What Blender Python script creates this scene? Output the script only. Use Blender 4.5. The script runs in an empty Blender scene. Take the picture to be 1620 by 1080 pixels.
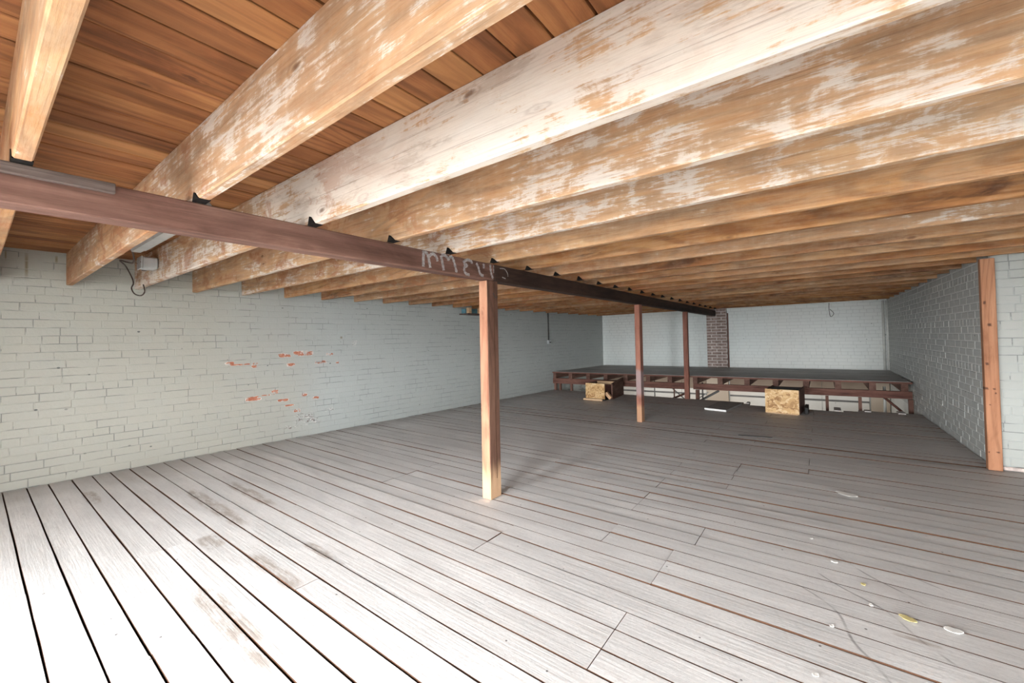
import bpy, math, random
from mathutils import Matrix, Vector
random.seed(7)
sc = bpy.context.scene
col = sc.collection
S = 1.25                      # metres per layout unit (1 unit = camera height above the floor)

# ------------------------------------------------------------------ camera, world, lights, exposure
cam_d = bpy.data.cameras.new('camera'); cam = bpy.data.objects.new('camera', cam_d); col.objects.link(cam)
cam_d.sensor_width = 36.0; cam_d.lens = 649.08 / 1620 * 36
cam_d.shift_y = -17.0 / 1620; cam_d.clip_start = 0.02
Rv = Vector((0.798403, 0.601810, -0.019422)); Uv = Vector((0.026970, -0.003519, 0.999630)); Fv = Vector((-0.601519, 0.798631, 0.019040))
M = Matrix((( Rv.x, Uv.x, -Fv.x, 0), (Rv.y, Uv.y, -Fv.y, 0), (Rv.z, Uv.z, -Fv.z, S), (0, 0, 0, 1)))
cam.matrix_world = M
sc.camera = cam

w = bpy.data.worlds.new('world'); sc.world = w; w.use_nodes = True
w.node_tree.nodes['Background'].inputs[0].default_value = (0.96, 0.98, 1.0, 1)
w.node_tree.nodes['Background'].inputs[1].default_value = 12.0

def area(name, loc, sx, sy, power, color, direction):
    l = bpy.data.lights.new(name, 'AREA'); l.shape = 'RECTANGLE'; l.size = sx; l.size_y = sy
    l.energy = power; l.color = color
    o = bpy.data.objects.new(name, l); col.objects.link(o)
    o.location = loc; o.rotation_euler = Vector(direction).to_track_quat('-Z', 'Y').to_euler()
    return o
# daylight entering by the windows of the near wall (behind the camera), the last one added
WIN = [(-2.35, -1.75), (-1.40, -0.4), (1.05, 1.75)]          # window openings in x; the last is added to brighten the far end
WY = -1.50                                     # near wall inner face
WZ0, WZ1 = 0.12, 1.42
for a_, b_ in WIN:                             # portals: the overcast sky shines in through the openings
    o = area('window_portal', (S*(a_+b_)/2, S*(WY-0.06), S*(WZ0+WZ1)/2), S*(b_-a_), S*(WZ1-WZ0), 1, (1, 1, 1), (0, 1, 0))
    o.data.cycles.is_portal = True
# lamp of the lower storey, seen only by its light on the far wall under the platform
area('lower_storey_lamp', (S*-1.6, S*7.7, S*-0.95), S*3.6, S*0.3, 7.0, (1.0, 0.97, 0.92), (0, 1, 0.5))
sc.view_settings.view_transform = 'Standard'; sc.view_settings.look = 'None'
sc.view_settings.gamma = 1.0; sc.view_settings.use_curve_mapping = False
sc.view_settings.exposure = 2.7

# ------------------------------------------------------------------ node helper
class NT:
    def __init__(s, name):
        s.m = bpy.data.materials.new(name); s.m.use_nodes = True
        s.t = s.m.node_tree; s.b = s.t.nodes['Principled BSDF']
        s.b.inputs['Specular IOR Level'].default_value = 0.25
        g = s.t.nodes.new('ShaderNodeNewGeometry'); s.pos = g.outputs['Position']
        oi = s.t.nodes.new('ShaderNodeObjectInfo'); s.rnd = oi.outputs['Random']
    def put(s, sock, v):
        if isinstance(v, bpy.types.NodeSocket): s.t.links.new(v, sock)
        else:
            if sock.type == 'RGBA' and len(v) == 3: v = (*v, 1)
            sock.default_value = v
    def n(s, kind, **kw):
        nd = s.t.nodes.new(kind)
        for k, v in kw.items(): setattr(nd, k, v)
        return nd
    def math(s, op, a, b=0.0, c=0.0, clamp=False):
        nd = s.n('ShaderNodeMath', operation=op, use_clamp=clamp)
        s.put(nd.inputs[0], a); s.put(nd.inputs[1], b); s.put(nd.inputs[2], c); return nd.outputs[0]
    def vec(s, op, a, b):
        nd = s.n('ShaderNodeVectorMath', operation=op); s.put(nd.inputs[0], a); s.put(nd.inputs[1], b); return nd.outputs[0]
    def scale(s, v, xyz): return s.vec('MULTIPLY', v, xyz)
    def noise(s, v, scale=1.0, detail=4.0, rough=0.55, dist=0.0):
        nd = s.n('ShaderNodeTexNoise'); s.put(nd.inputs['Vector'], v)
        nd.inputs['Scale'].default_value = scale; nd.inputs['Detail'].default_value = detail
        nd.inputs['Roughness'].default_value = rough; nd.inputs['Distortion'].default_value = dist
        return nd.outputs[0]
    def voro(s, v, scale=1.0):
        nd = s.n('ShaderNodeTexVoronoi'); s.put(nd.inputs['Vector'], v); nd.inputs['Scale'].default_value = scale
        return nd.outputs['Distance']
    def mix(s, f, a, b, blend='MIX'):
        nd = s.n('ShaderNodeMix', data_type='RGBA', blend_type=blend); s.put(nd.inputs[0], f); s.put(nd.inputs[6], a); s.put(nd.inputs[7], b)
        return nd.outputs[2]
    def ss(s, v, lo, hi):      # smooth step
        nd = s.n('ShaderNodeMapRange', interpolation_type='SMOOTHSTEP'); s.put(nd.inputs[0], v)
        nd.inputs[1].default_value = lo; nd.inputs[2].default_value = hi; return nd.outputs[0]
    def ramp(s, f, stops):
        nd = s.n('ShaderNodeValToRGB'); s.put(nd.inputs[0], f); e = nd.color_ramp.elements
        while len(e) < len(stops): e.new(0.5)
        for k, (p, c) in enumerate(stops): e[k].position = p; e[k].color = (*c, 1)
        return nd.outputs[0]
    def attr(s, name):
        nd = s.n('ShaderNodeAttribute', attribute_type='OBJECT', attribute_name=name); return nd.outputs['Fac']
    def xyz(s, v):
        nd = s.n('ShaderNodeSeparateXYZ'); s.put(nd.inputs[0], v); return nd.outputs
    def comb(s, x, y, z):
        nd = s.n('ShaderNodeCombineXYZ'); s.put(nd.inputs[0], x); s.put(nd.inputs[1], y); s.put(nd.inputs[2], z); return nd.outputs[0]
    def shifted(s):            # world position plus a random offset per object
        o = s.comb(s.math('MULTIPLY', s.rnd, 37.0), s.math('MULTIPLY', s.rnd, 61.0), s.math('MULTIPLY', s.rnd, 23.0))
        return s.vec('ADD', s.pos, o)
    def spots(s, a, b, lst, soft=0.35):   # union of ellipses (ca, cb, ra, rb) in two position coordinates, 0..1
        out = None
        for ca, cb, ra, rb in lst:
            da = s.math('DIVIDE', s.math('SUBTRACT', a, ca), ra); db = s.math('DIVIDE', s.math('SUBTRACT', b, cb), rb)
            d = s.math('POWER', s.math('ADD', s.math('POWER', s.math('ABSOLUTE', da), 4.0), s.math('POWER', s.math('ABSOLUTE', db), 4.0)), 0.25)
            f = s.ss(d, 1.0, 1.0 - soft)
            out = f if out is None else s.math('MAXIMUM', out, f)
        return out
    def done(s, color, rough=0.7, bump=None, strength=0.3, dist=0.01):
        s.put(s.b.inputs['Base Color'], color); s.put(s.b.inputs['Roughness'], rough)
        if bump is not None:
            nd = s.n('ShaderNodeBump'); nd.inputs['Strength'].default_value = strength; nd.inputs['Distance'].default_value = dist
            s.put(nd.inputs['Height'], bump); s.t.links.new(nd.outputs[0], s.b.inputs['Normal'])
        return s.m

def wood(name, axis, dark, mid, light, white=False, ring=0.35, knots=True, stain=0.5, rough=0.72, extra=None, fine=1.0):
    k = NT(name); p = k.shifted()
    def sc_(along, across):
        v = [across]*3; v[axis] = along; return k.scale(p, tuple(v))
    big = k.noise(sc_(0.35, 2.6), 1.0, 2, 0.5, 0.3)
    rings = k.math('SINE', k.math('MULTIPLY', big, 95.0))
    rings = k.math('MULTIPLY_ADD', rings, 0.5, 0.5)
    streak = k.noise(sc_(1.0*fine, 14*fine), 1.0, 7, 0.68, 0.4)
    fibre = k.noise(sc_(6*fine, 110*fine), 1.0, 4, 0.65)
    mott = k.noise(sc_(1.5, 3.4), 1.0, 6, 0.66, 0.6)
    f = k.math('ADD', k.math('MULTIPLY', streak, 0.55), k.math('MULTIPLY', mott, 0.45))
    c = k.ramp(f, [(0.32, dark), (0.47, mid), (0.66, light)])
    c = k.mix(k.math('MULTIPLY', k.ss(rings, 0.55, 1.0), ring), c, dark)
    c = k.mix(k.math('MULTIPLY', k.ss(fibre, 0.52, 0.75), 0.35), c, tuple(x*0.55 for x in mid))
    if stain:
        st = k.noise(sc_(0.5, 2.2), 1.0, 5, 0.65, 0.8)
        c = k.mix(k.math('MULTIPLY', k.ss(st, 0.57, 0.70), stain), c, tuple(x*0.5 for x in dark))
    wm = None
    if white:
        wa = k.attr('white')
        h2 = k.math('FRACT', k.math('MULTIPLY', k.rnd, 7.31))
        dk = k.math('MULTIPLY', k.ss(wa, 0.45, 0.0), k.math('MULTIPLY', h2, 0.6))
        sn = k.noise(k.scale(p, (0.9, 3, 5)), 1.0, 7, 0.68, 0.8)
        c = k.mix(k.math('ADD', k.math('MULTIPLY', dk, 0.6), k.math('MULTIPLY', k.math('MULTIPLY', k.ss(wa, 0.45, 0.0), 0.75), k.ss(sn, 0.50, 0.66)), clamp=True), c, (0.085, 0.034, 0.018))
        c = k.mix(k.math('MULTIPLY', k.ss(k.rnd, 0.35, 1.0), 0.45), c, k.mix(k.ss(f, 0.35, 0.65), (0.15, 0.05, 0.02), (0.44, 0.19, 0.075)))
        rn = k.noise(k.scale(p, (1.7, 3, 3.5)), 1.0, 5, 0.6, 0.5)
        lf = k.ss(k.xyz(k.pos)[0], -1.2, -2.4)
        c = k.mix(k.math('MULTIPLY', k.ss(rn, 0.50, 0.62), k.math('MULTIPLY_ADD', lf, 0.45, 0.15)), c, (0.36, 0.13, 0.05))
        gn = k.noise(k.scale(p, (0.8, 3, 6)), 1.0, 6, 0.66, 0.6)
        c = k.mix(k.math('MULTIPLY', k.ss(gn, 0.54, 0.72), 0.55), c, (0.20, 0.125, 0.08))
        wn = k.noise(k.scale(k.vec('ADD', p, (5, 3, 9)), (2.6, 6, 6.5)), 1.7, 7, 0.72, 0.5)
        wf = k.noise(sc_(5, 75), 1.0, 5, 0.75)
        wv = k.noise(k.scale(p, (16, 5, 2.2)), 1.0, 4, 0.65)
        wb = k.noise(k.scale(p, (0.45, 0.4, 1.6)), 1.0, 2, 0.5)
        v = k.math('ADD', k.math('MULTIPLY', wn, 0.50), k.math('MULTIPLY', wf, 0.36))
        v = k.math('ADD', v, k.math('MULTIPLY', wb, 0.42))
        v = k.math('ADD', v, k.math('MULTIPLY', wv, 0.16))
        v = k.math('ADD', v, k.math('MULTIPLY', wa, 0.24))
        wm = k.math('MULTIPLY', k.ss(v, 0.86, 0.93), k.math('MULTIPLY_ADD', mott, 0.8, 0.45), clamp=True)
        soft = k.ss(v, 0.60, 0.92)
        c = k.mix(k.math('MULTIPLY', soft, 0.5), c, (0.57, 0.44, 0.30))
        c = k.mix(k.math('MULTIPLY', wm, 0.85), c, (0.68, 0.64, 0.585))
        r2 = k.noise(k.scale(k.vec('ADD', p, (2, 8, 4)), (3.2, 4, 5.5)), 1.0, 7, 0.7, 0.6)
        c = k.mix(k.math('MULTIPLY', k.ss(r2, 0.52, 0.60), k.math('MULTIPLY_ADD', lf, 0.55, 0.10)), c, (0.33, 0.13, 0.055))
        r3 = k.noise(k.scale(k.vec('ADD', p, (7, 1, 2)), (2.0, 4, 7)), 1.0, 7, 0.7, 0.4)
        c = k.mix(k.math('MULTIPLY', k.ss(r3, 0.54, 0.64), 0.38), c, (0.25, 0.155, 0.095))
    fl = k.noise(sc_(1.6, 150), 1.0, 4, 0.7, 0.2)
    c = k.mix(k.math('MULTIPLY', k.ss(fl, 0.54, 0.72), 0.40), c, tuple(x*0.8 for x in dark))
    if knots:
        kv = k.scale(k.vec('ADD', p, k.scale(k.comb(mott, streak, mott), (0.09,)*3)), tuple((3.2 if i == axis else 7.5) for i in range(3)))
        vn = k.n('ShaderNodeTexVoronoi'); k.put(vn.inputs['Vector'], kv); vn.inputs['Scale'].default_value = 1.0
        kd = vn.outputs['Distance']; gate = k.ss(k.xyz(vn.outputs['Color'])[0], 0.72, 0.78)
        c = k.mix(k.math('MULTIPLY', gate, k.math('MULTIPLY', k.ss(kd, 0.13, 0.03), 0.75)), c, tuple(x*0.7 for x in dark))
        c = k.mix(k.math('MULTIPLY', gate, k.math('MULTIPLY', k.ss(k.math('ABSOLUTE', k.math('SUBTRACT', kd, 0.16)), 0.05, 0.0), 0.22)), c, dark)
    if extra: c = extra(k, c)
    hb = k.math('ADD', k.math('MULTIPLY', fibre, 0.4), k.math('ADD', k.math('MULTIPLY', streak, 0.6), k.math('MULTIPLY', rings, 0.15)))
    return k.done(c, rough, hb, 0.35, 0.008)

# ------------------------------------------------------------------ materials
MT = {}
MT['joist'] = wood('joist_wood', 0, (0.13, 0.048, 0.018), (0.42, 0.190, 0.066), (0.58, 0.325, 0.135), white=True, ring=0.45, stain=0.6)
def board_tone(k, c):
    h = k.math('FRACT', k.math('MULTIPLY', k.rnd, 13.7))
    c = k.mix(k.math('MULTIPLY', k.ss(h, 0.3, 1.0), 0.5), c, k.mix(1.0, c, (0.50, 0.42, 0.38), 'MULTIPLY'))
    return k.mix(k.math('MULTIPLY', k.ss(h, 0.3, 0.0), 0.3), c, (0.50, 0.26, 0.10))
MT['ceiling_board'] = wood('ceiling_board_wood', 1, (0.09, 0.03, 0.012), (0.27, 0.105, 0.038), (0.41, 0.185, 0.068), ring=0.4, stain=0.45, extra=board_tone)
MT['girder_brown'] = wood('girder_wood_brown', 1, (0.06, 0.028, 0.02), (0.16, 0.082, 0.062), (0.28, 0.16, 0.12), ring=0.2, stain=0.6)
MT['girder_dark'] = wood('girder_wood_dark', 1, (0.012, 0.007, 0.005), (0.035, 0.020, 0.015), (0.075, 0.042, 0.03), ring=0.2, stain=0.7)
MT['ledger'] = wood('ledger_wood', 1, (0.03, 0.021, 0.018), (0.10, 0.072, 0.062), (0.24, 0.19, 0.17), ring=0.1, stain=0.5)
def post_base(k, c):
    z = k.xyz(k.pos)[2]
    n = k.noise(k.scale(k.shifted(), (30, 30, 2.2)), 1.0, 3)
    f = k.ss(k.math('ADD', z, k.math('MULTIPLY', n, 0.25)), 0.42, 0.22)
    return k.mix(k.math('MULTIPLY', f, 0.8), c, (0.66, 0.42, 0.25))
MT['post'] = wood('post_wood', 2, (0.17, 0.062, 0.036), (0.40, 0.19, 0.115), (0.52, 0.29, 0.18), ring=0.3, stain=0.3, extra=post_base)
def post_paint(k, c):
    z = k.xyz(k.pos)[2]; n = k.noise(k.scale(k.shifted(), (14, 14, 6)), 1.0, 4)
    zz = k.math('ADD', z, k.math('MULTIPLY', n, 0.16))
    f = k.math('MULTIPLY', k.ss(zz, 0.42, 0.52), k.ss(zz, 0.86, 0.80))
    c = k.mix(k.math('MULTIPLY', f, 0.6), c, (0.30, 0.26, 0.27))
    return k.mix(k.math('MULTIPLY', k.ss(zz, 0.36, 0.28), 0.6), c, (0.5, 0.3, 0.17))
MT['post_paint'] = wood('post_wood_grey_band', 2, (0.13, 0.05, 0.034), (0.30, 0.125, 0.085), (0.42, 0.2, 0.14), ring=0.3, stain=0.3, extra=post_paint)
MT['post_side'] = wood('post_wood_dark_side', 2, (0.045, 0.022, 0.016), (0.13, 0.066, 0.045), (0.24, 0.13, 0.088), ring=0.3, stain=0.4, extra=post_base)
MT['post_dark'] = wood('post_wood_dark', 2, (0.09, 0.033, 0.024), (0.22, 0.09, 0.062), (0.32, 0.14, 0.10), ring=0.3, stain=0.3)
def pine_knots(k, c):
    x, y, z = k.xyz(k.pos); n = k.math('MULTIPLY', k.noise(k.pos, 18, 3), 0.03)
    KN = [(0.940, 1.193, 0.010, 0.016), (0.960, 1.034, 0.013, 0.018), (0.940, 0.756, 0.012, 0.016), (0.930, 0.579, 0.014, 0.016), (0.968, 0.577, 0.009, 0.011), (0.972, 0.545, 0.007, 0.008), (0.945, 0.464, 0.006, 0.006), (0.976, 0.133, 0.013, 0.008), (0.930, 0.126, 0.006, 0.007)]
    f = k.spots(k.math('ADD', x, n), k.math('ADD', z, n), [((a+0.012)*S, (b+0.012)*S, r*S, q*S) for a, b, r, q in KN], 0.7)
    return k.mix(k.math('MULTIPLY', f, 0.85), c, (0.07, 0.028, 0.018))
MT['post_pine'] = wood('post_wood_pine', 2, (0.20, 0.08, 0.04), (0.42, 0.195, 0.105), (0.50, 0.26, 0.15), ring=0.3, stain=0.15, extra=pine_knots)
MT['frame'] = wood('platform_wood', 0, (0.05, 0.021, 0.016), (0.135, 0.058, 0.043), (0.24, 0.12, 0.09), ring=0.2, stain=0.5)
MT['frame_y'] = wood('platform_joist_wood', 1, (0.045, 0.021, 0.016), (0.12, 0.06, 0.044), (0.22, 0.13, 0.10), ring=0.2, stain=0.5)
MT['frame_z'] = wood('platform_stud_wood', 2, (0.06, 0.026, 0.02), (0.15, 0.075, 0.055), (0.26, 0.14, 0.11), ring=0.2, stain=0.4)
MT['pale_wood'] = wood('pale_offcut_wood', 0, (0.32, 0.17, 0.085), (0.58, 0.38, 0.22), (0.68, 0.5, 0.33), ring=0.2, stain=0.1)

def make_floor_paint(name, base, deck=False):
    k = NT(name); p = k.shifted(); x, y, z = k.xyz(k.pos)
    big = k.noise(k.pos, 0.55, 4, 0.6); med = k.noise(k.scale(p, (1.2, 5, 5)), 1.0, 6, 0.65, 0.6)
    grain = k.noise(k.scale(p, (2.2, 60, 60)), 1.0, 4, 0.65, 0.3); speck = k.noise(k.pos, 55, 3, 0.7)
    c = k.mix(k.ss(med, 0.32, 0.72), tuple(v*0.84 for v in base), tuple(min(1, v*1.10) for v in base))
    c = k.mix(k.math('MULTIPLY', k.ss(k.rnd, 0.0, 1.0), 0.22), c, tuple(v*0.80 for v in base))
    c = k.mix(k.math('MULTIPLY', k.ss(grain, 0.55, 0.75), 0.42), c, tuple(v*f for v, f in zip(base, (0.62, 0.58, 0.54))))
    c = k.mix(k.math('MULTIPLY', k.ss(speck, 0.48, 0.72), 0.30), c, tuple(v*0.62 for v in base))
    sc1 = k.noise(k.scale(k.vec('ADD', p, (9, 2, 1)), (9, 3.0, 1)), 1.0, 8, 0.75, 2.5)
    c = k.mix(k.math('MULTIPLY', k.ss(k.math('ABSOLUTE', k.math('SUBTRACT', sc1, 0.5)), 0.008, 0.0), 0.25), c, tuple(v*0.5 for v in base))
    # browner, darker tone growing towards the far and the right part of the floor
    if not deck:
        g = k.math('ADD', k.math('MULTIPLY', y, 0.10), k.math('MULTIPLY', x, 0.13))
        d = k.ss(k.math('ADD', g, k.math('MULTIPLY', big, 0.45)), 0.30, 1.0)
        c = k.mix(k.math('MULTIPLY', d, 0.66), c, (0.385, 0.345, 0.315))
        # darker brown band along the left wall
        lw = k.math('ADD', k.math('SUBTRACT', x, k.math('MULTIPLY', y, 0.064)), k.math('MULTIPLY', big, 1.6))
        c = k.mix(k.math('MULTIPLY', k.ss(lw, -4.1*S+0.9, -4.6*S+0.75), 0.55), c, (0.24, 0.20, 0.18))
        # worn patches in single boards
        W = [(-1.72, 0.575, 0.42, 0.052), (-3.05, 0.92, 0.55, 0.05), (-3.1, 1.145, 0.42, 0.046), (-2.5, 0.745, 0.11, 0.05),
             (-1.95, 0.815, 0.26, 0.04), (0.22, 1.847, 0.07, 0.011), (-1.95, 1.02, 0.15, 0.03), (-3.9, 0.5, 0.2, 0.04)]
        s_ = k.spots(x, y, [(a*S, b*S, c_*S, d_*S) for a, b, c_, d_ in W], 0.35)
        wn = k.noise(k.scale(k.pos, (6, 22, 1)), 1.0, 6, 0.7)
        f = k.math('MULTIPLY', s_, k.ss(wn, 0.36, 0.60))
        c = k.mix(k.math('MULTIPLY', f, 0.8), c, (0.34, 0.29, 0.25))
        # scuffs: long thin curved rub marks on the right
        cx = k.math('SUBTRACT', x, -1.5); cy = k.math('SUBTRACT', y, 1.2)
        rr = k.math('SQRT', k.math('ADD', k.math('MULTIPLY', cx, cx), k.math('MULTIPLY', cy, cy)))
        rr = k.math('ADD', rr, k.math('MULTIPLY', k.noise(k.pos, 0.9, 2), 0.5))
        band = k.math('ABSOLUTE', k.math('SUBTRACT', k.math('FRACT', k.math('MULTIPLY', rr, 4.5)), 0.5))
        lim = k.spots(x, y, [(0.14*S, 2.0*S, 0.36*S, 0.55*S)], 0.6)
        br = k.ss(k.noise(k.pos, 3.0, 3), 0.42, 0.56)
        c = k.mix(k.math('MULTIPLY', k.math('MULTIPLY', k.ss(band, 0.035, 0.005), k.math('MULTIPLY', lim, br)), 0.6), c, (0.07, 0.06, 0.055))
        # pale and dark crumbs of trodden-in plaster
        cr = k.voro(k.pos, 9.0)
        c = k.mix(k.math('MULTIPLY', k.ss(cr, 0.06, 0.035), k.ss(k.noise(k.pos, 2.0, 2), 0.42, 0.55)), c, (0.62, 0.6, 0.57))
        cr2 = k.voro(k.vec('ADD', k.pos, (3.3, 1.7, 0)), 8.0)
        c = k.mix(k.math('MULTIPLY', k.ss(cr2, 0.05, 0.03), 0.8), c, (0.06, 0.05, 0.045))
    else:
        c = k.mix(k.ss(big, 0.35, 0.65), c, tuple(v*0.6 for v in base))
        cr = k.voro(k.pos, 9.0)
        c = k.mix(k.math('MULTIPLY', k.ss(cr, 0.06, 0.03), 0.6), c, (0.3, 0.27, 0.24))
    h = k.math('ADD', k.math('MULTIPLY', grain, 0.6), k.math('MULTIPLY', speck, 0.25))
    return k.done(c, k.math('MULTIPLY_ADD', med, 0.3, 0.38), h, 0.45, 0.006)
MT['floor'] = make_floor_paint('painted_floorboard', (0.70, 0.69, 0.675))
MT['deck'] = make_floor_paint('painted_deck', (0.44, 0.415, 0.39), True)

PEEL = [(1.50, 0.815, 0.05, 0.022), (1.60, 0.80, 0.14, 0.010), (1.72, 0.785, 0.055, 0.036), (1.99, 0.872, 0.09, 0.030), (2.17, 0.885, 0.14, 0.036),
        (2.05, 0.77, 0.06, 0.024), (2.36, 0.778, 0.09, 0.026), (2.46, 0.862, 0.06, 0.022), (2.55, 0.768, 0.03, 0.018),
        (1.70, 0.458, 0.10, 0.030), (1.89, 0.505, 0.05, 0.028), (1.83, 0.478, 0.09, 0.008), (1.97, 0.408, 0.07, 0.019), (2.03, 0.347, 0.06, 0.012),
        (2.11, 0.284, 0.055, 0.024), (2.18, 0.44, 0.045, 0.022), (2.30, 0.395, 0.05, 0.020)]
SPECK = [(2.18, 0.20, 0.13, 0.06), (2.26, 0.15, 0.12, 0.05), (2.05, 0.12, 0.10, 0.03), (2.45, 0.24, 0.09, 0.03), (2.75, 0.98, 0.06, 0.05)]
def paint(name, base, warm, peel=False, stainy=False, rough=0.55, joint=False):
    k = NT(name); x, y, z = k.xyz(k.pos)
    big = k.noise(k.pos, 0.45, 3, 0.5); med = k.noise(k.pos, 6.0, 5, 0.6); fine = k.noise(k.pos, 45, 4, 0.65)
    c = k.mix(k.ss(k.math('MULTIPLY_ADD', big, 2.4, y), 4.6, 2.6) if peel else k.ss(big, 0.38, 0.62), base, warm)
    c = k.mix(k.math('MULTIPLY', k.ss(med, 0.5, 0.75), 0.22), c, tuple(v*0.8 for v in base))
    c = k.mix(k.math('MULTIPLY', k.ss(k.rnd, 0, 1), 0.10), c, tuple(v*0.82 for v in base))
    pk = k.voro(k.scale(k.pos, (5.5, 5.5, 8)), 1.0)
    pk2 = k.noise(k.pos, 1.3, 2)
    c = k.mix(k.math('MULTIPLY', k.ss(pk, 0.075, 0.05), k.ss(pk2, 0.5, 0.6)), c, tuple(v*0.22 for v in base))
    hh = k.math('ADD', k.math('MULTIPLY', med, 0.7), k.math('MULTIPLY', fine, 0.5))
    if peel:
        s_ = k.spots(y, z, [(a*S, b*S, c_*S, d_*S) for a, b, c_, d_ in PEEL], 0.6)
        n = k.noise(k.scale(k.pos, (1, 14, 26)), 1.0, 6, 0.72)
        e = k.math('MULTIPLY', s_, k.math('MULTIPLY_ADD', k.math('SUBTRACT', n, 0.5), 3.2, 0.5))
        f = k.ss(e, 0.30, 0.40); edge = k.math('MULTIPLY', k.math('SUBTRACT', k.ss(e, 0.2, 0.28), f, clamp=True), k.ss(k.noise(k.pos, 11, 2), 0.42, 0.6))
        bn = k.noise(k.pos, 30, 4)
        c = k.mix(k.math('MULTIPLY', edge, k.math('MINIMUM', k.math('MULTIPLY', s_, 3.0), 1.0)), c, (0.74, 0.70, 0.64))
        red = k.mix(k.ss(bn, 0.35, 0.65), (0.33, 0.105, 0.06), (0.47, 0.20, 0.12))
        c = k.mix(f, c, red)
        sp = k.spots(y, z, [(a*S, b*S, c_*S, d_*S) for a, b, c_, d_ in SPECK], 0.8)
        n1 = k.noise(k.scale(k.pos, (1, 20, 34)), 1.0, 4, 0.6, 1.5); n2 = k.noise(k.scale(k.vec('ADD', k.pos, (0, 4, 9)), (1, 20, 34)), 1.0, 4, 0.6, 1.5)
        c = k.mix(k.math('MULTIPLY', sp, k.ss(n1, 0.56, 0.62)), c, (0.72, 0.68, 0.64))
        c = k.mix(k.math('MULTIPLY', sp, k.ss(n2, 0.57, 0.62)), c, (0.13, 0.09, 0.08))
    if stainy:
        s_ = k.spots(y, z, [(0.255*S, 1.60*S, 0.012*S, 0.13*S), (0.16*S, 1.66*S, 0.006*S, 0.05*S), (0.40*S, 1.66*S, 0.01*S, 0.04*S), (2.6*S, 1.05*S, 0.02*S, 0.02*S)], 0.9)
        c = k.mix(k.math('MULTIPLY', s_, 0.8), c, (0.19, 0.15, 0.075))
    if joint:      # joints only partly filled with paint
        jn = k.noise(k.scale(k.pos, (3.2, 3.2, 9)), 1.0, 3, 0.6)
        c = k.mix(k.math('MULTIPLY', k.ss(jn, 0.47, 0.60), 0.75), c, tuple(v*0.34 for v in base))
    return k.done(c, rough, hh, 0.38, 0.012)
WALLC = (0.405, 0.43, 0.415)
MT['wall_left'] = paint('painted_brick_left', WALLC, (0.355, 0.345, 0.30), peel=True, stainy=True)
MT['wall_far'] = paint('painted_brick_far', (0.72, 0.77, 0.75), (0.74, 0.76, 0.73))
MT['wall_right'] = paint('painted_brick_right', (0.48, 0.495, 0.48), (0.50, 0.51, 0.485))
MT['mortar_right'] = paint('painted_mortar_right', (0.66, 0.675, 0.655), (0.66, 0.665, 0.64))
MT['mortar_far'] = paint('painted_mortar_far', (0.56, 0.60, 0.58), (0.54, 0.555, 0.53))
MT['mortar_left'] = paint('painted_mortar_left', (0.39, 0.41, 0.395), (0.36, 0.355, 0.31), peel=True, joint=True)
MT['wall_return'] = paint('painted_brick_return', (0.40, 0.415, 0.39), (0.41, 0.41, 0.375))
MT['wall_white'] = paint('whitewashed_wall', (0.74, 0.73, 0.69), (0.66, 0.62, 0.56))
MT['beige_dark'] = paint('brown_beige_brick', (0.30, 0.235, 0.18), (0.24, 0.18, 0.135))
MT['beige'] = paint('beige_brick', (0.52, 0.45, 0.37), (0.45, 0.37, 0.29))

def plain(name, c, rough=0.6, metal=0.0, var=0.2, scale=8.0):
    k = NT(name); n = k.noise(k.pos, scale, 4, 0.6)
    cc = k.mix(k.ss(n, 0.3, 0.7), c, tuple(v*(1-var) for v in c)); k.b.inputs['Metallic'].default_value = metal
    return k.done(cc, rough, n, 0.1, 0.004)
MT['gap'] = plain('dark_gap', (0.085, 0.040, 0.022), 0.9)
MT['chalk'] = plain('chalk', (0.42, 0.39, 0.385), 0.9, var=0.5, scale=60)
MT['enamel'] = plain('grey_enamel', (0.36, 0.345, 0.32), 0.4)
MT['galv'] = plain('galvanised_steel', (0.60, 0.63, 0.64), 0.35, 0.6)
MT['cable'] = plain('cable_brown', (0.07, 0.045, 0.035), 0.6)
MT['black'] = plain('black_rubber', (0.012, 0.011, 0.011), 0.6)
MT['blue'] = plain('blue_plastic', (0.13, 0.30, 0.36), 0.4)
MT['white_edge'] = plain('white_painted_edge', (0.86, 0.86, 0.84), 0.5, var=0.05)
MT['hatch'] = plain('grey_hatch_paint', (0.33, 0.31, 0.30), 0.6)
MT['paper'] = plain('paper', (0.72, 0.70, 0.66), 0.8, var=0.12)
MT['chip_yellow'] = plain('yellow_chip', (0.62, 0.52, 0.24), 0.8)
MT['steel_strip'] = plain('grey_steel_strip', (0.17, 0.165, 0.16), 0.55)
MT['pipe'] = plain('painted_pipe', (0.66, 0.67, 0.63), 0.5)
MT['plaster'] = plain('pink_plaster_dust', (0.74, 0.62, 0.57), 0.9, var=0.35, scale=25)
MT['notch_shade'] = plain('notch_shade_black', (0.008, 0.006, 0.005), 0.95)  # flat black, painted shade for the inside of the joist notches
MT['pave'] = plain('pavement', (0.17, 0.165, 0.16), 0.9)
MT['iron'] = plain('iron', (0.05, 0.045, 0.042), 0.5, 0.5)
def bare_brick():
    k = NT('bare_brick'); p = k.shifted(); n = k.noise(p, 22, 5, 0.65)
    c = k.mix(k.rnd, (0.27, 0.20, 0.175), (0.42, 0.33, 0.295))
    c = k.mix(k.ss(n, 0.35, 0.7), c, (0.20, 0.145, 0.125))
    return k.done(c, 0.85, n, 0.5, 0.01)
MT['bare_brick'] = bare_brick()
MT['mortar'] = plain('lime_mortar', (0.66, 0.61, 0.57), 0.9)
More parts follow.
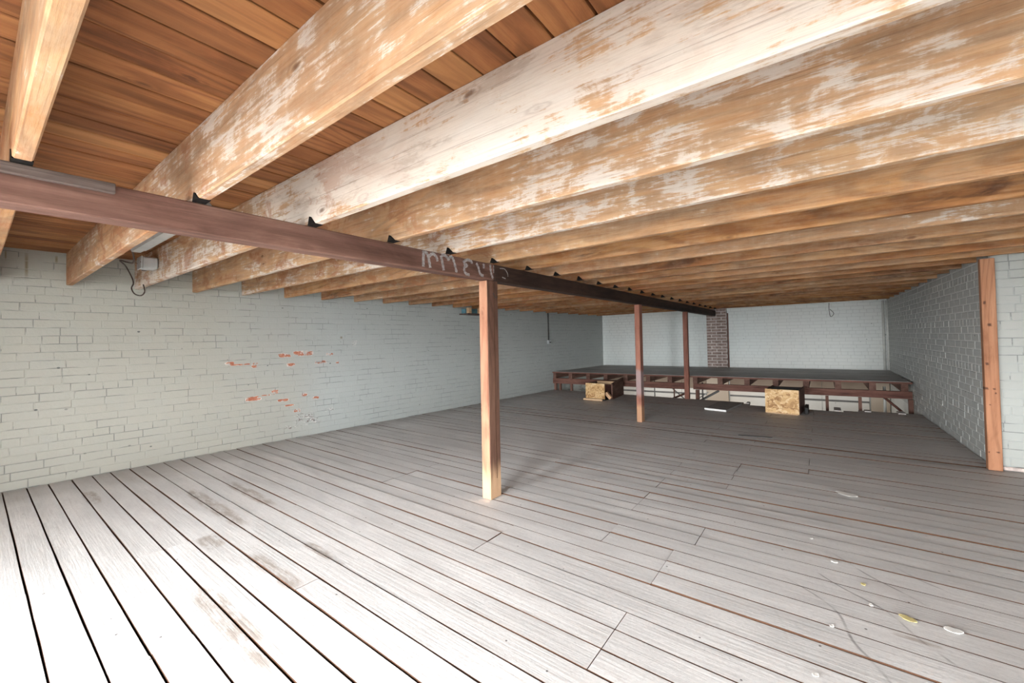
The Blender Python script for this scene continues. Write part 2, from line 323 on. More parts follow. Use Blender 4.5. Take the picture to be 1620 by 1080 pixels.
def osb():
    k = NT('osb'); v = k.n('ShaderNodeTexVoronoi'); k.put(v.inputs['Vector'], k.vec('ADD', k.scale(k.pos, (22, 9, 34)), k.scale(k.comb(k.noise(k.pos, 9, 2), 0.0, k.noise(k.vec('ADD', k.pos, (7, 7, 7)), 9, 2)), (9, 0, 9))))
    v.inputs['Scale'].default_value = 1.0
    g = k.xyz(v.outputs['Color'])[0]
    c = k.ramp(g, [(0.0, (0.30, 0.15, 0.06)), (0.35, (0.56, 0.34, 0.15)), (0.7, (0.66, 0.44, 0.22)), (1.0, (0.75, 0.56, 0.33))])
    return k.done(c, 0.6, g, 0.3, 0.004)
MT['osb'] = osb()

# ------------------------------------------------------------------ geometry helpers (layout units -> metres)
def link(name, verts, faces, mat, parent=None, smooth=False, loc=None, raw=False):
    me = bpy.data.meshes.new(name)
    vs = verts if raw else [(x*S, y*S, z*S) for x, y, z in verts]
    if loc is not None:
        l = Vector(loc)*S; vs = [(Vector(v)-l)[:] for v in vs]
    me.from_pydata(vs, [], faces); me.update()
    if smooth:
        for f in me.polygons: f.use_smooth = True
    if mat: me.materials.append(MT[mat] if isinstance(mat, str) else mat)
    o = bpy.data.objects.new(name, me); col.objects.link(o)
    if loc is not None: o.location = Vector(loc)*S
    if parent:
        o.parent = parent; o.matrix_parent_inverse = Matrix.Translation(-parent.location)
    return o
def tag(o, label=None, cat=None, group=None, kind=None):
    if label: o['label'] = label
    if cat: o['category'] = cat
    if group: o['group'] = group
    if kind: o['kind'] = kind
    return o
def struct(o): o['kind'] = 'structure'; return o
def empty(name, loc):
    o = bpy.data.objects.new(name, None); col.objects.link(o); o.location = Vector(loc)*S; o.empty_display_size = 0.1; return o
BOXF = [(0, 3, 2, 1), (4, 5, 6, 7), (0, 1, 5, 4), (1, 2, 6, 5), (2, 3, 7, 6), (3, 0, 4, 7)]
def boxv(x0, x1, y0, y1, z0, z1):
    return [(x0, y0, z0), (x1, y0, z0), (x1, y1, z0), (x0, y1, z0), (x0, y0, z1), (x1, y0, z1), (x1, y1, z1), (x0, y1, z1)]
def box(name, b, mat, parent=None, loc=None):
    return link(name, boxv(*b), BOXF, mat, parent, loc=loc)
def cbox(name, x0, x1, y0, y1, z0, z1, mat, parent=None, c=0.003, loc=None):
    """box with all edges chamfered by c"""
    vs, fs = [], []
    X, Y, Z = (x0, x1), (y0, y1), (z0, z1)
    idx = {}
    for i in (0, 1):
        for j in (0, 1):
            for k in (0, 1):
                sx, sy, sz = (c, -c)[i], (c, -c)[j], (c, -c)[k]
                for ax, q in enumerate(((X[i], Y[j]+sy, Z[k]+sz), (X[i]+sx, Y[j], Z[k]+sz), (X[i]+sx, Y[j]+sy, Z[k]))):
                    idx[(i, j, k, ax)] = len(vs); vs.append(q)
    def q(*ks): fs.append(tuple(idx[a] for a in ks))
    for i in (0, 1):
        q((i,0,0,0), (i,1,0,0), (i,1,1,0), (i,0,1,0)); q((0,i,0,1), (1,i,0,1), (1,i,1,1), (0,i,1,1)); q((0,0,i,2), (1,0,i,2), (1,1,i,2), (0,1,i,2))
    for a in (0, 1):
        for b in (0, 1):
            q((0,a,b,1), (1,a,b,1), (1,a,b,2), (0,a,b,2)); q((a,0,b,0), (a,1,b,0), (a,1,b,2), (a,0,b,2)); q((a,b,0,0), (a,b,1,0), (a,b,1,1), (a,b,0,1))
            for k in (0, 1): q((a,b,k,0), (a,b,k,1), (a,b,k,2))
    o = link(name, vs, fs, mat, parent, loc=loc)
    import bmesh
    bm = bmesh.new(); bm.from_mesh(o.data); bmesh.ops.recalc_face_normals(bm, faces=bm.faces); bm.to_mesh(o.data); bm.free()
    return o
def tube(name, pts, r, mat, parent=None, seg=8, loc=None):
    vs, fs = [], []; P = [Vector(p) for p in pts]
    up = Vector((0.13, 0.31, 0.94)).normalized()
    for i, p in enumerate(P):
        d = (P[min(i+1, len(P)-1)] - P[max(i-1, 0)]).normalized()
        a = d.cross(up)
        if a.length < 1e-3: a = d.cross(Vector((1, 0, 0)))
        a.normalize(); b = d.cross(a)
        for s in range(seg):
            t = 2*math.pi*s/seg; vs.append((p + a*math.cos(t)*r + b*math.sin(t)*r)[:])
    for i in range(len(P)-1):
        for s in range(seg):
            fs.append((i*seg+s, i*seg+(s+1) % seg, (i+1)*seg+(s+1) % seg, (i+1)*seg+s))
    fs.append(tuple(range(seg))[::-1]); fs.append(tuple((len(P)-1)*seg+s for s in range(seg)))
    return link(name, vs, fs, mat, parent, smooth=True, loc=loc)
def spline(pts, n=6):
    P = [Vector(p) for p in pts]; out = []
    for i in range(len(P)-1):
        a, b, c, d = P[max(i-1, 0)], P[i], P[i+1], P[min(i+2, len(P)-1)]
        for k in range(n):
            t = k/n
            out.append((0.5*((2*b)+(c-a)*t+(2*a-5*b+4*c-d)*t*t+(3*b-a-3*c+d)*t**3))[:])
    out.append(P[-1][:]); return out
def prism_y(name, poly, y0, y1, mat, parent=None, loc=None):
    """extrude an (x, z) polygon between y0 and y1"""
    n = len(poly); vs = [(x, y0, z) for x, z in poly] + [(x, y1, z) for x, z in poly]
    fs = [tuple(range(n)), tuple(range(n, 2*n))[::-1]] + [(i, n+i, n+(i+1) % n, (i+1) % n) for i in range(n)]
    return link(name, vs, fs, mat, parent, loc=loc)

# ------------------------------------------------------------------ room outline (layout units)
ZJ, ZC = 1.472, 1.711            # underside of joists, underside of ceiling boards
def xl(y): return -4.598 + 0.0642*y          # left wall face
def xr(y): return 0.98 - 0.0183*(y-4.43)     # right wall face
def yfar(x): return 8.83 + 0.0854*(x+4.03)   # far wall face
def ypf(x): return 6.76 + 0.0815*(x+4.2)     # front edge of the raised platform
XN = 2.3                                     # near right wall
YR = 4.435                                   # return wall

COURSE, BRL, GAP = 0.0604, 0.178, 0.0024
def brick_wall(name, p0, p1, z0, z1, zs0, zs1, thick, mat, mortar, n_obj, near, proud=0.0028, skip=None, seed=1, GAP=0.0042):
    """wall slab from p0 to p1 (plan); its face looks to the left of p0->p1; bricks stand proud of it"""
    rnd = random.Random(seed)
    p0, p1 = Vector((*p0, 0)), Vector((*p1, 0)); d = p1-p0; L = d.length; d /= L
    nrm = Vector((-d.y, d.x, 0)); ang = math.atan2(d.y, d.x)
    c = [p0, p1, p1-nrm*thick, p0-nrm*thick]
    vs = [(v.x, v.y, zs0) for v in c] + [(v.x, v.y, zs1) for v in c]
    wall = struct(link(name, vs, BOXF, mortar, loc=(p0.x, p0.y, 0)))
    bricks = []; row = 0; z = z0
    while z < z1 - 0.012:
        h = min(COURSE, z1-z); head = row % 6 == 5; bl = BRL/2 if head else BRL
        u = -bl*(0.5 if row % 2 else 0.0) + rnd.uniform(-0.02, 0.02)
        while u < L:
            l = bl*rnd.uniform(0.94, 1.06); a, b = max(u, 0), min(u+l, L)
            if b-a > 0.02 and not (skip and skip(a, b, z, z+h)):
                bricks.append((a, b, z, z+h))
            u += l
        z += COURSE; row += 1
    key = lambda q: (p0 + d*((q[0]+q[1])/2) - Vector(near)).length
    bricks.sort(key=key)
    # shared brick meshes: unit length, true depth
    meshes = []
    for k in range(14):
        j = lambda s: rnd.uniform(-s, s)
        pr = proud*S*rnd.uniform(0.55, 1.5); cx, cz = 0.02, 0.07
        fr = [(-0.5+cx+j(0.01), pr+j(0.0009), -0.5+cz+j(0.05)), (0.5-cx+j(0.01), pr+j(0.0009), -0.5+cz+j(0.05)), (0.5-cx+j(0.01), pr+j(0.0009), 0.5-cz+j(0.05)), (-0.5+cx+j(0.01), pr+j(0.0009), 0.5-cz+j(0.05))]
        md = [(-0.5, pr*0.5, -0.5), (0.5, pr*0.5, -0.5), (0.5, pr*0.5, 0.5), (-0.5, pr*0.5, 0.5)]
        bk = [(-0.5, -0.012, -0.5), (0.5, -0.012, -0.5), (0.5, -0.012, 0.5), (-0.5, -0.012, 0.5)]
        vs = bk+md+fr
        fs = [(8, 9, 10, 11)][::-1] + [(0+i, (i+1) % 4, 4+(i+1) % 4, 4+i) for i in range(4)] + [(4+i, 4+(i+1) % 4, 8+(i+1) % 4, 8+i) for i in range(4)]
        me = bpy.data.meshes.new('brick'); me.from_pydata(vs, [], [f[::-1] for f in fs]); me.materials.append(MT[mat]); me.update(); meshes.append(me)
    sv, sf = [], []
    for i, (a, b, za, zb) in enumerate(bricks):
        cpos = (p0 + d*((a+b)/2))*S; cpos.z = (za+zb)/2*S
        sx, sz = (b-a-GAP)*S, (zb-za-GAP)*S
        me = meshes[rnd.randrange(14)]
        if i < n_obj:
            o = bpy.data.objects.new('brick', me); col.objects.link(o)
            o.parent = wall; o.location = cpos - wall.location; o.rotation_euler = (0, 0, ang); o.scale = (sx, 1, sz)
        else:
            base = len(sv)
            for v in me.vertices:
                q = cpos + d*(v.co.x*sx) + nrm*v.co.y + Vector((0, 0, v.co.z*sz)); sv.append(q[:])
            for f in me.polygons: sf.append(tuple(base+q for q in f.vertices))
    if sv:
        s_ = link('brick_courses', [(Vector(v)-wall.location)[:] for v in sv], sf, mat, raw=True); s_.parent = wall; s_['kind'] = 'stuff'
    return wall

ZB = -2.0                                    # floor of the lower storey
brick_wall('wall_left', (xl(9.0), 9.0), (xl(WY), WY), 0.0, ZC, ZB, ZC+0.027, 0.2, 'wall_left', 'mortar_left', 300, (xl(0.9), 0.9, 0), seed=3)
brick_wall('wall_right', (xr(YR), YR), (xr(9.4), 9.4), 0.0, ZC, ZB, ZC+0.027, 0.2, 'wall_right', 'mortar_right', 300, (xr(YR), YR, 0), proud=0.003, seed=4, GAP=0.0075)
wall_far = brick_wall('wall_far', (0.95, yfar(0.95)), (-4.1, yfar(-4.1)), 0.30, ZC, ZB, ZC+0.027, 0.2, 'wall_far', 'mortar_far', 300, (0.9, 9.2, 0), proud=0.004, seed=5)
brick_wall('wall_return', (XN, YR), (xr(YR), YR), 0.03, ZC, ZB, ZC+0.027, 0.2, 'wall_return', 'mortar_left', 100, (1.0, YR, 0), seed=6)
struct(box('wall_right_near', (XN, XN+0.2, WY, YR+0.2, ZB, ZC+0.027), 'wall_far'))
# near wall (behind the camera) with two window openings and the added third
nw = struct(link('wall_near', [], [], None)); vs, fs = [], []
def addbox(b):
    o = len(vs); vs.extend(boxv(*b)); fs.extend(tuple(o+i for i in f) for f in BOXF)
xs = [-4.9] + [v for w_ in WIN for v in w_] + [XN+0.2]
for i in range(0, len(xs), 2): addbox((xs[i], xs[i+1], WY-0.2, WY, ZB, ZC+0.027))
for a, b in WIN:
    addbox((a, b, WY-0.2, WY, ZB, WZ0)); addbox((a, b, WY-0.2, WY, WZ1, ZC+0.027))
nw.data.from_pydata([(x*S, y*S, z*S) for x, y, z in vs], [], fs); nw.data.materials.append(MT['wall_far'])
for k, (a, b) in enumerate(WIN):
    wf = struct(link('window_%d' % (k+1), [], [], None)); vs, fs = [], []  # the last frame belongs to the unseen window added for light
    for q in ((a, a+0.04, WZ0, WZ1), (b-0.04, b, WZ0, WZ1), (a+0.04, b-0.04, WZ0, WZ0+0.05), (a+0.04, b-0.04, WZ1-0.05, WZ1)):
        addbox((q[0], q[1], WY-0.05, WY-0.01, q[2], q[3]))
    wf.data.from_pydata([(x*S, y*S, z*S) for x, y, z in vs], [], fs); wf.data.materials.append(MT['white_edge'])
struct(box('ground_outside', (-30, 30, -60, WY-0.22, ZB-0.4, ZB-0.3), 'pave'))
# floor of the lower storey, seen through the well at most
struct(box('floor_lower', (-4.9, XN+0.2, WY-0.2, 9.6, ZB-0.05, ZB), 'beige'))

# ------------------------------------------------------------------ floor: boards across the room
FT = 0.020
floor = struct(box('floor', (-4.62, xr(YR)+0.02, WY, 6.50, -0.16, -FT-0.004), 'gap', loc=(0, 0, 0)))
sub = box('subfloor', (xr(YR)+0.02, XN, WY, YR, -0.16, -FT-0.004), 'gap', floor)
PITCH = 0.1078
# butt joints read off the photograph: (x, y from, y to)
JOINT = [(-1.76, 0.245, 0.466), (-2.60, 0.466, 0.676), (-2.61, 0.06, 0.149), (-1.725, 0.78, 0.89), (-1.345, 1.42, 1.72), (-0.59, 1.109, 1.414), (-0.902, 2.37, 2.61),
         (-0.89, 1.93, 2.04), (-0.576, 1.73, 1.93), (-0.508, 2.10, 2.33), (-0.527, 3.30, 3.47), (-2.51, 1.75, 2.26), (-2.61, 1.14, 1.22), (-1.74, 1.0, 1.1)]
NJX = [-3.45, -3.03, -2.6, -2.17, -1.74, -1.34, -0.90, -0.52, -0.1, 0.32, 0.7]
def wob(i): return 0.003*math.sin(i*2.3)+0.002*math.sin(i*5.1)
def floorboard(x0, x1, y0, y1, k):
    g = random.uniform(0.0022, 0.0040) * (1.5 if y0 < 0.8 else 1.0)
    e = random.uniform(-0.003, 0.003)
    zt = random.uniform(-0.0022, 0.0022)
    c = 0.0007; y0 += g/2; y1 -= g/2; n = max(2, int((x1-x0)/0.22)); rings = []
    vs, fs = [], []
    for i in range(n+1):
        x = x0 + (x1-x0)*i/n; a = y0 + random.uniform(0, 0.0016); b = y1 - random.uniform(0, 0.0016)
        if i == 0: xa = xb = x
        dz = zt + 0.0012*math.sin(x*3+k)
        vs += [(x, a, -FT), (x, a, dz-c), (x, a+c, dz), (x, b-c, dz), (x, b, dz-c), (x, b, -FT)]
    for i in range(n):
        o = i*6
        for q in range(5): fs.append((o+q, o+q+1, o+6+q+1, o+6+q))
    fs.append(tuple(range(6))[::-1]); fs.append(tuple(n*6+q for q in range(6)))
    o = link('floorboard', vs, [f[::-1] for f in fs], 'floor', floor); o.data.materials.append(MT['gap'])
    for q, f in enumerate(o.data.polygons): f.material_index = 0 if (q < 5*n and q % 5 == 2) else 1
    return o
row0 = int(math.floor((WY-0.149)/PITCH)); nrow = 0
for r in range(row0, 62):
    y0 = 0.149 + PITCH*r + wob(r); y1 = 0.149 + PITCH*(r+1) + wob(r+1); ym = (y0+y1)/2
    y0 = max(y0, WY)
    a = xl(ym) + 0.008; b = XN-0.005 if y1 < YR-0.005 else xr(ym)-0.006
    if y0 < YR < y1: y1 = YR - 0.004; b = XN-0.005
    cuts = [x for x, ya, yb in JOINT if ya-0.03 < ym < yb+0.03]
    rr = random.Random(r*13+5)
    if ym < 0.9 or ym > 2.7:
        base = rr.choice(NJX[2:5]) if not cuts else None
        if base is not None and (r % 3): cuts.append(base)
        if ym > 2.7 or ym < 0.2: cuts.append(rr.choice(NJX[6:9]))
    elif not cuts: cuts.append(rr.choice(NJX[:2]))
    if r >= 60: cuts = [-0.84, 0.08] if r == 60 else [-0.93]
    xs = [a] + sorted(c for c in cuts if a+0.3 < c < b-0.2) + [b]
    if r == 61: xs = [a, -0.93]
    if r == 60: xs = [a, -0.84]
    for i in range(len(xs)-1):
        floorboard(xs[i]+0.0012, xs[i+1]-0.0012, y0, y1, r); nrow += 1
    if r == 60: floorboard(0.20, b, y0, y1, r)
    if r == 61: floorboard(0.35, b, y0, y1, r)
for (x0, x1, y1) in ((0.11, 0.172, 6.90), (0.41, 0.465, 6.87), (-0.886, -0.857, 6.88), (0.72, 0.78, 6.93)):   # ends of the floor joists left standing at the well
    cbox('joist_stub', x0, x1, 6.50, y1, -0.14, -FT-0.001, 'frame_y', floor)
    cbox('joist_stub_cap', x0-0.004, x1+0.004, 6.742 if x0 > 0.3 or x0 < 0 else 6.63, y1, -FT, 0.012, 'floor', floor, c=0.002)

# ------------------------------------------------------------------ ceiling: boards along the room
ceil = struct(box('ceiling', (-4.9, XN+0.2, WY-0.2, 9.5, ZC+0.026, ZC+0.10), 'gap', loc=(0, 0, 0)))
CP = 0.1105; x = -1.263 - CP*32; k = 0
while x < XN:
    cuts = sorted(random.sample([0.085+0.3845*q for q in range(4, 22)], 2)) if not -0.8 < x < -0.2 else [0.085+0.3845*6, 0.085+0.3845*14]
    if random.random() < 0.35: cuts = [0.085+0.3845*random.choice([1, 2, 3])] + [c for c in cuts if c > 3]
    ys = [WY] + cuts + [9.3]
    for i in range(len(ys)-1):
        g = random.uniform(0.004, 0.0085); c = 0.002; z = ZC + random.uniform(0, 0.003)
        y0, y1 = ys[i]+0.001, ys[i+1]-0.001; x0, x1 = x+g/2, x+CP-g/2
        if x0 < xl((y0+y1)/2)-0.1: continue
        vs = [(x0, y0, ZC+0.024), (x0, y0, z+c), (x0+c, y0, z), (x1-c, y0, z), (x1, y0, z+c), (x1, y0, ZC+0.024)]
        vs += [(a, y1, b) for a, _, b in vs]
        fs = [(q, 6+q, 7+q, q+1) for q in range(5)] + [tuple(range(6)), tuple(range(6, 12))[::-1]]
        link('ceiling_board', vs, fs, 'ceiling_board', ceil)
    x += CP; k += 1

# ------------------------------------------------------------------ joists
ORD = ['first', 'second', 'third', 'fourth', 'fifth', 'sixth', 'seventh', 'eighth', 'ninth', 'tenth', 'eleventh', 'twelfth', 'thirteenth', 'fourteenth', 'fifteenth', 'sixteenth',
       'seventeenth', 'eighteenth', 'nineteenth', 'twentieth', 'twenty-first', 'twenty-second', 'twenty-third', 'twenty-fourth']
WHITE = {0: 0.25, 1: 0.42, 2: 0.70, 3: 0.55, 4: 0.55, 5: 0.36, 6: -0.05, 7: 0.35, 8: 0.05, 9: 0.0, 10: -0.05, 11: 0.1}
JT = 0.036
def joist(k):
    yl = 0.065 + 0.3845*k; yr = yl + (0.42*((k-14)/8.0) if k > 14 else 0)
    zl = 1.4705; zr = 1.482 + max(0, min(0.045, 0.0095*(yl-0.8)))
    xe = XN if yl+JT < YR-0.01 else xr(yr)
    xs0 = xl(yl) + 0.006
    def zb(x): return zl + (zr-zl)*(x+4.5)/5.5
    def yy(x): return yl + (yr-yl)*(x+4.5)/5.5
    nz = random.uniform(0.026, 0.036)
    N = 12; low = []
    for i in range(N+1):
        x_ = xs0 + (-1.662-xs0)*i/N; low.append((x_, zb(x_) + (random.uniform(0, 0.0025) if 0 < i < N else 0)))
    low += [(-1.648, zb(-1.65)+nz), (-1.640, zb(-1.64)+nz*0.95), (-1.606, zb(-1.61)+0.001)]
    for i in range(1, N+1):
        x_ = -1.606 + (xe-0.004+1.606)*i/N; low.append((x_, zb(x_) + random.uniform(0, 0.0025)))
    # section: lower front arris, chamfered
    c = 0.004; vs, fs = [], []
    for (x_, z_) in low:
        y_ = yy(x_)
        vs += [(x_, y_, ZC-0.001), (x_, y_, z_+c), (x_, y_+c, z_), (x_, y_+JT-c, z_), (x_, y_+JT, z_+c), (x_, y_+JT, ZC-0.001)]
    n = len(low)
    for i in range(n-1):
        o = i*6
        for q in range(6): fs.append((o+q, o+(q+1) % 6, o+6+(q+1) % 6, o+6+q))
    fs.append(tuple(range(6))[::-1]); fs.append(tuple((n-1)*6+q for q in range(6)))
    o = link('ceiling_joist', vs, [f[::-1] for f in fs], 'joist', loc=(xs0, yl, zl))
    zc = zb(-1.64)
    prism_y('notch_shade_fill', [(-1.661, zc-0.0005), (-1.6475, zc+nz-0.001), (-1.6405, zc+nz*0.95-0.001), (-1.607, zc+0.0005)], yy(-1.64)-0.0012, yy(-1.64)+JT+0.0005, 'notch_shade', o)  # black insert: the darkness of the open notch put in as colour
    o['white'] = WHITE.get(k, random.uniform(-0.35, 0.15))
    return o
for k in range(-2, 23):
    o = joist(k)
    if k < 0: lb = 'ceiling joist %s the near wall, outside the left edge of the picture' % ('beside' if k == -2 else 'second from')
    elif k == 0: lb = 'pale joist cut off by the upper left corner, ending above the dark ledger board'
    elif k <= 5: lb = 'whitewash-stained ceiling joist, %s fully shown counted from the upper left' % ORD[k-1]
    elif k < 22: lb = 'brown timber ceiling joist, %s counted from the upper left towards the far wall' % ORD[k-1]
    else: lb = 'last dark ceiling joist running along the top of the far wall'
    tag(o, lb, 'ceiling joist', 'parallel ceiling joists')

# ------------------------------------------------------------------ girder, its splice, posts
XG0, XG1, GZ0, GZ1 = -1.738, -1.657, 1.373, 1.4755
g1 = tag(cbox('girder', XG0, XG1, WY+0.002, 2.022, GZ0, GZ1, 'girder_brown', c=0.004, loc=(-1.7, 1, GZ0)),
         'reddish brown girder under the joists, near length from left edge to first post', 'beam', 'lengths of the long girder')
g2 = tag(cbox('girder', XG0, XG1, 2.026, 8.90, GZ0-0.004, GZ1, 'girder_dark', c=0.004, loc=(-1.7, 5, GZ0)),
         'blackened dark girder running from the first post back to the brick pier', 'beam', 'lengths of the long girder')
tag(cbox('ledger_board', XG1+0.0005, XG1+0.020, WY+0.01, 0.26, 1.447, 1.4755, 'ledger', c=0.002, loc=(XG1, 0, 1.447)),
    'short weathered dark board fixed along the top of the girder at upper left', 'board')
def stroke(pts, wd, parent):
    P = [Vector((0, a, b)) for a, b in spline([(0, a, b) for a, b in pts], 5)] if False else [Vector(q) for q in spline([(0, a, b) for a, b in pts], 5)]
    vs, fs = [], []
    for i, p in enumerate(P):
        d = (P[min(i+1, len(P)-1)]-P[max(i-1, 0)]).normalized(); a = Vector((0, -d.z, d.y))
        w_ = wd*(0.75+0.5*math.sin(i*1.7)**2)
        for sgn in (-1, 1):
            q = p + a*w_*sgn*0.5; vs.append((XG1+0.0012, q.y, q.z))
    fs = [(2*i, 2*i+2, 2*i+3, 2*i+1) for i in range(len(P)-1)]
    return link('chalk_mark', vs, fs, 'chalk', parent)
LET = [[(1.4404, 1.470), (1.4383, 1.4322), (1.4366, 1.386)], [(1.4482, 1.4677), (1.47, 1.4493), (1.4849, 1.386)], [(1.4781, 1.4474), (1.5031, 1.4637), (1.5281, 1.4516), (1.5382, 1.4276)],
       [(1.5626, 1.4632), (1.5707, 1.4353), (1.5826, 1.384)], [(1.567, 1.4639), (1.5891, 1.470), (1.6155, 1.4547), (1.6197, 1.4422)], [(1.62, 1.4521), (1.6431, 1.4687), (1.6611, 1.448), (1.6829, 1.384)],
       [(1.7375, 1.4484), (1.7727, 1.469), (1.808, 1.465), (1.8128, 1.4517)], [(1.7422, 1.4422), (1.7718, 1.4358), (1.7465, 1.4187), (1.7557, 1.3889), (1.7905, 1.382)],
       [(1.8521, 1.4605), (1.8701, 1.4379), (1.8852, 1.4003), (1.9176, 1.3895)], [(1.9197, 1.466), (1.9216, 1.4372)], [(1.9817, 1.469), (1.9915, 1.4162), (2.0079, 1.384)], [(2.017, 1.4700), (2.0165, 1.4196)]]
for k, s_ in enumerate(LET):
    o = stroke(s_, 0.017 if k != 11 else 0.005, g1); tag(o, 'smeared chalk lettering stroke')
for s_ in ([(2.0791, 1.4569), (2.1285, 1.4592), (2.1593, 1.4357), (2.165, 1.4129)], [(2.1019, 1.4022), (2.1391, 1.3965)]):
    tag(stroke(s_, 0.006, g2), 'smeared chalk lettering stroke')
p1 = empty('timber_post', (-1.70, 2.01, 0))
cbox('shaft', -1.732, -1.667, 1.957, 2.060, 0.0005, GZ0-0.0045, 'post', p1, c=0.003)
tag(cbox('side_face', -1.6668, -1.6625, 1.9585, 2.060, 0.0005, GZ0-0.0045, 'post_side', p1, c=0.001), 'dark side of the post')  # thin darker board covering the right face of the post
for yy_, ww in ((2.018, 0.005),): box('groove', (-1.6628, -1.6620, yy_, yy_+ww, 0.12, GZ0-0.02), 'gap', p1)
tube('hook', spline([(-1.6625, 2.02, 1.292), (-1.655, 2.01, 1.285), (-1.650, 2.018, 1.268), (-1.654, 2.035, 1.262), (-1.655, 2.045, 1.275)]), 0.0022, 'iron', p1)
tag(p1, 'nearest reddish timber post standing on the bare floor under the girder splice', 'post', 'posts under the girder')
p2 = tag(cbox('timber_post', -1.742, -1.683, 4.700, 4.795, 0.0005, GZ0-0.0045, 'post_paint', c=0.003, loc=(-1.71, 4.75, 0)),
         'middle timber post with a grey painted band, between first post and platform', 'post', 'posts under the girder')
p3 = tag(cbox('timber_post', -1.742, -1.675, 6.79, 6.86, -0.02+0.0005, GZ0-0.0045, 'post_dark', c=0.003, loc=(-1.71, 6.82, 0)),
         'farthest dark red post at the floor edge against the raised platform', 'post', 'posts under the girder')
tag(cbox('timber_post', 0.925, 0.974, 4.352, 4.432, 0.0005, 1.505, 'post_pine', c=0.003, loc=(0.95, 4.39, 0)) if False else
    cbox('timber_post', 0.924, 0.995, 4.376, 4.428, 0.0005, 1.506, 'post_pine', c=0.003, loc=(0.96, 4.40, 0)),
    'orange pine post with dark knots against the painted brick corner at right', 'post')
tag(cbox('plaster_rubble', 1.0, XN-0.01, YR-0.03, YR-0.006, 0.003, 0.028, 'plaster', c=0.008, loc=(1.2, YR-0.02, 0)),
    'pinkish strip of crumbled plaster along the foot of the right wall corner', 'rubble')

# ------------------------------------------------------------------ raised platform at the far end
pf = empty('raised_platform', (-1.7, 7.0, 0))
DZ = 0.352
def skewbox(name, x0, x1, ya, yb, z0, z1, mat, parent):
    """box between two curves y = ya(x), yb(x)"""
    vs = []
    for z in (z0, z1): vs += [(x0, ya(x0), z), (x1, ya(x1), z), (x1, yb(x1), z), (x0, yb(x0), z)]
    return link(name, vs, BOXF, mat, parent)
nb = 19; XP0, XP1 = -4.15, 0.93
for i in range(nb):
    t0, t1 = i/nb, (i+1)/nb
    fa = lambda x, t=t0: ypf(x) + (yfar(x)-0.012-ypf(x))*t + 0.0012
    fb = lambda x, t=t1: ypf(x) + (yfar(x)-0.012-ypf(x))*t - 0.0012
    dz = random.uniform(-0.002, 0.002)
    x0 = max(XP0, xl(7.2)+0.03 + 0.06*2.0*t1); c_ = random.choice([-2.9, -2.1, -1.3, -0.4, 0.2])
    skewbox('deck_board', x0, c_-0.001, fa, fb, DZ-0.026, DZ+dz, 'deck', pf); skewbox('deck_board', c_+0.001, xr(8.5)-0.02, fa, fb, DZ-0.026, DZ+dz, 'deck', pf)
skewbox('nosing', XP0+0.01, xr(7.1)-0.03, lambda x: ypf(x)-0.008, lambda x: ypf(x)-0.0005, DZ-0.026, DZ-0.003, 'frame', pf)
PJX = [-3.78, -3.43, -3.10, -2.74, -2.36, -2.01, -1.27, -0.91, -0.55, -0.19, 0.165, 0.52, 0.83]
for x_ in PJX:
    skewbox('platform_joist', x_-0.035, x_+0.035, lambda x: ypf(x)+0.015, lambda x: yfar(x)-0.02, 0.228, DZ-0.027, 'frame_y', pf)
skewbox('platform_joist', -4.135, -4.075, lambda x: ypf(x)+0.015, lambda x: ypf(x)+0.5, 0.228, DZ-0.027, 'frame_y', pf)
skewbox('platform_joist', -1.655, -1.59, lambda x: ypf(x)+0.0, lambda x: yfar(x)-0.25, 0.228, DZ-0.027, 'frame_y', pf)
skewbox('bearer', XP0+0.01, -1.76, lambda x: ypf(x)+0.01, lambda x: ypf(x)+0.075, 0.128, 0.227, 'frame', pf)
skewbox('bearer', -1.655, 0.90, lambda x: ypf(x)+0.01, lambda x: ypf(x)+0.075, 0.135, 0.227, 'frame', pf)
for x_, wd in ((-4.10, 0.04), (-4.0, 0.03), (-3.77, 0.035), (-1.60, 0.05), (0.04, 0.035), (0.39, 0.035), (0.885, 0.045)):
    skewbox('stud', x_-wd/2, x_+wd/2, lambda x: ypf(x)+0.02, lambda x: ypf(x)+0.065, -0.42, 0.126, 'frame_z', pf)
tag(pf, 'raised wooden platform with grey deck across the far end of the room', 'platform')

# lower storey seen under the platform: white boarding, rail, brick pier foot, stair parts
def farbox(name, x0, x1, d0, d1, z0, z1, mat, parent=None):
    return skewbox(name, x0, x1, lambda x: yfar(x)-d1, lambda x: yfar(x)-d0, z0, z1, mat, parent)
lw = empty('white_boarding', (-1.5, 8.9, -0.6))
for a, b in ((-4.0, -3.1), (-3.095, -2.35), (-2.345, -1.88), (-1.46, -0.75), (-0.745, -0.02), (-0.015, 0.62)):
    farbox('panel', a, b, 0.006, 0.03, -0.95, -0.215, 'wall_white', lw)
    farbox('upper_strip', a, b, 0.006, 0.026, -0.185, -0.09, 'wall_white', lw)
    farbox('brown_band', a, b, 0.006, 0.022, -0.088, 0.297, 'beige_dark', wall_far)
    farbox('rail', a, b, 0.006, 0.035, -0.213, -0.187, 'steel_strip', lw)
tag(lw, 'white boarding with a dark rail in the lower storey under the platform', 'panelling')
tag(farbox('beige_brick_pier', -1.86, -1.48, 0.006, 0.10, -1.2, 0.20, 'beige'), 'beige brick pier foot seen under the platform below the bare brick pier', 'pier')
tag(farbox('beige_brick_corner', 0.64, 0.88, 0.006, 0.06, -1.2, 0.22, 'beige'), 'beige brick in the lower far right corner under the platform', 'pier')
def bar(name, a, b, r, mat, label, cat, group=None):
    return tag(tube(name, [a, b], r, mat, seg=4), label, cat, group)
bar('stair_stringer', (-1.80, 7.62, -0.20), (-1.40, 7.62, 0.055), 0.020, 'steel_strip', 'dark sloping stair stringer under the platform, right of the far post', 'stringer')
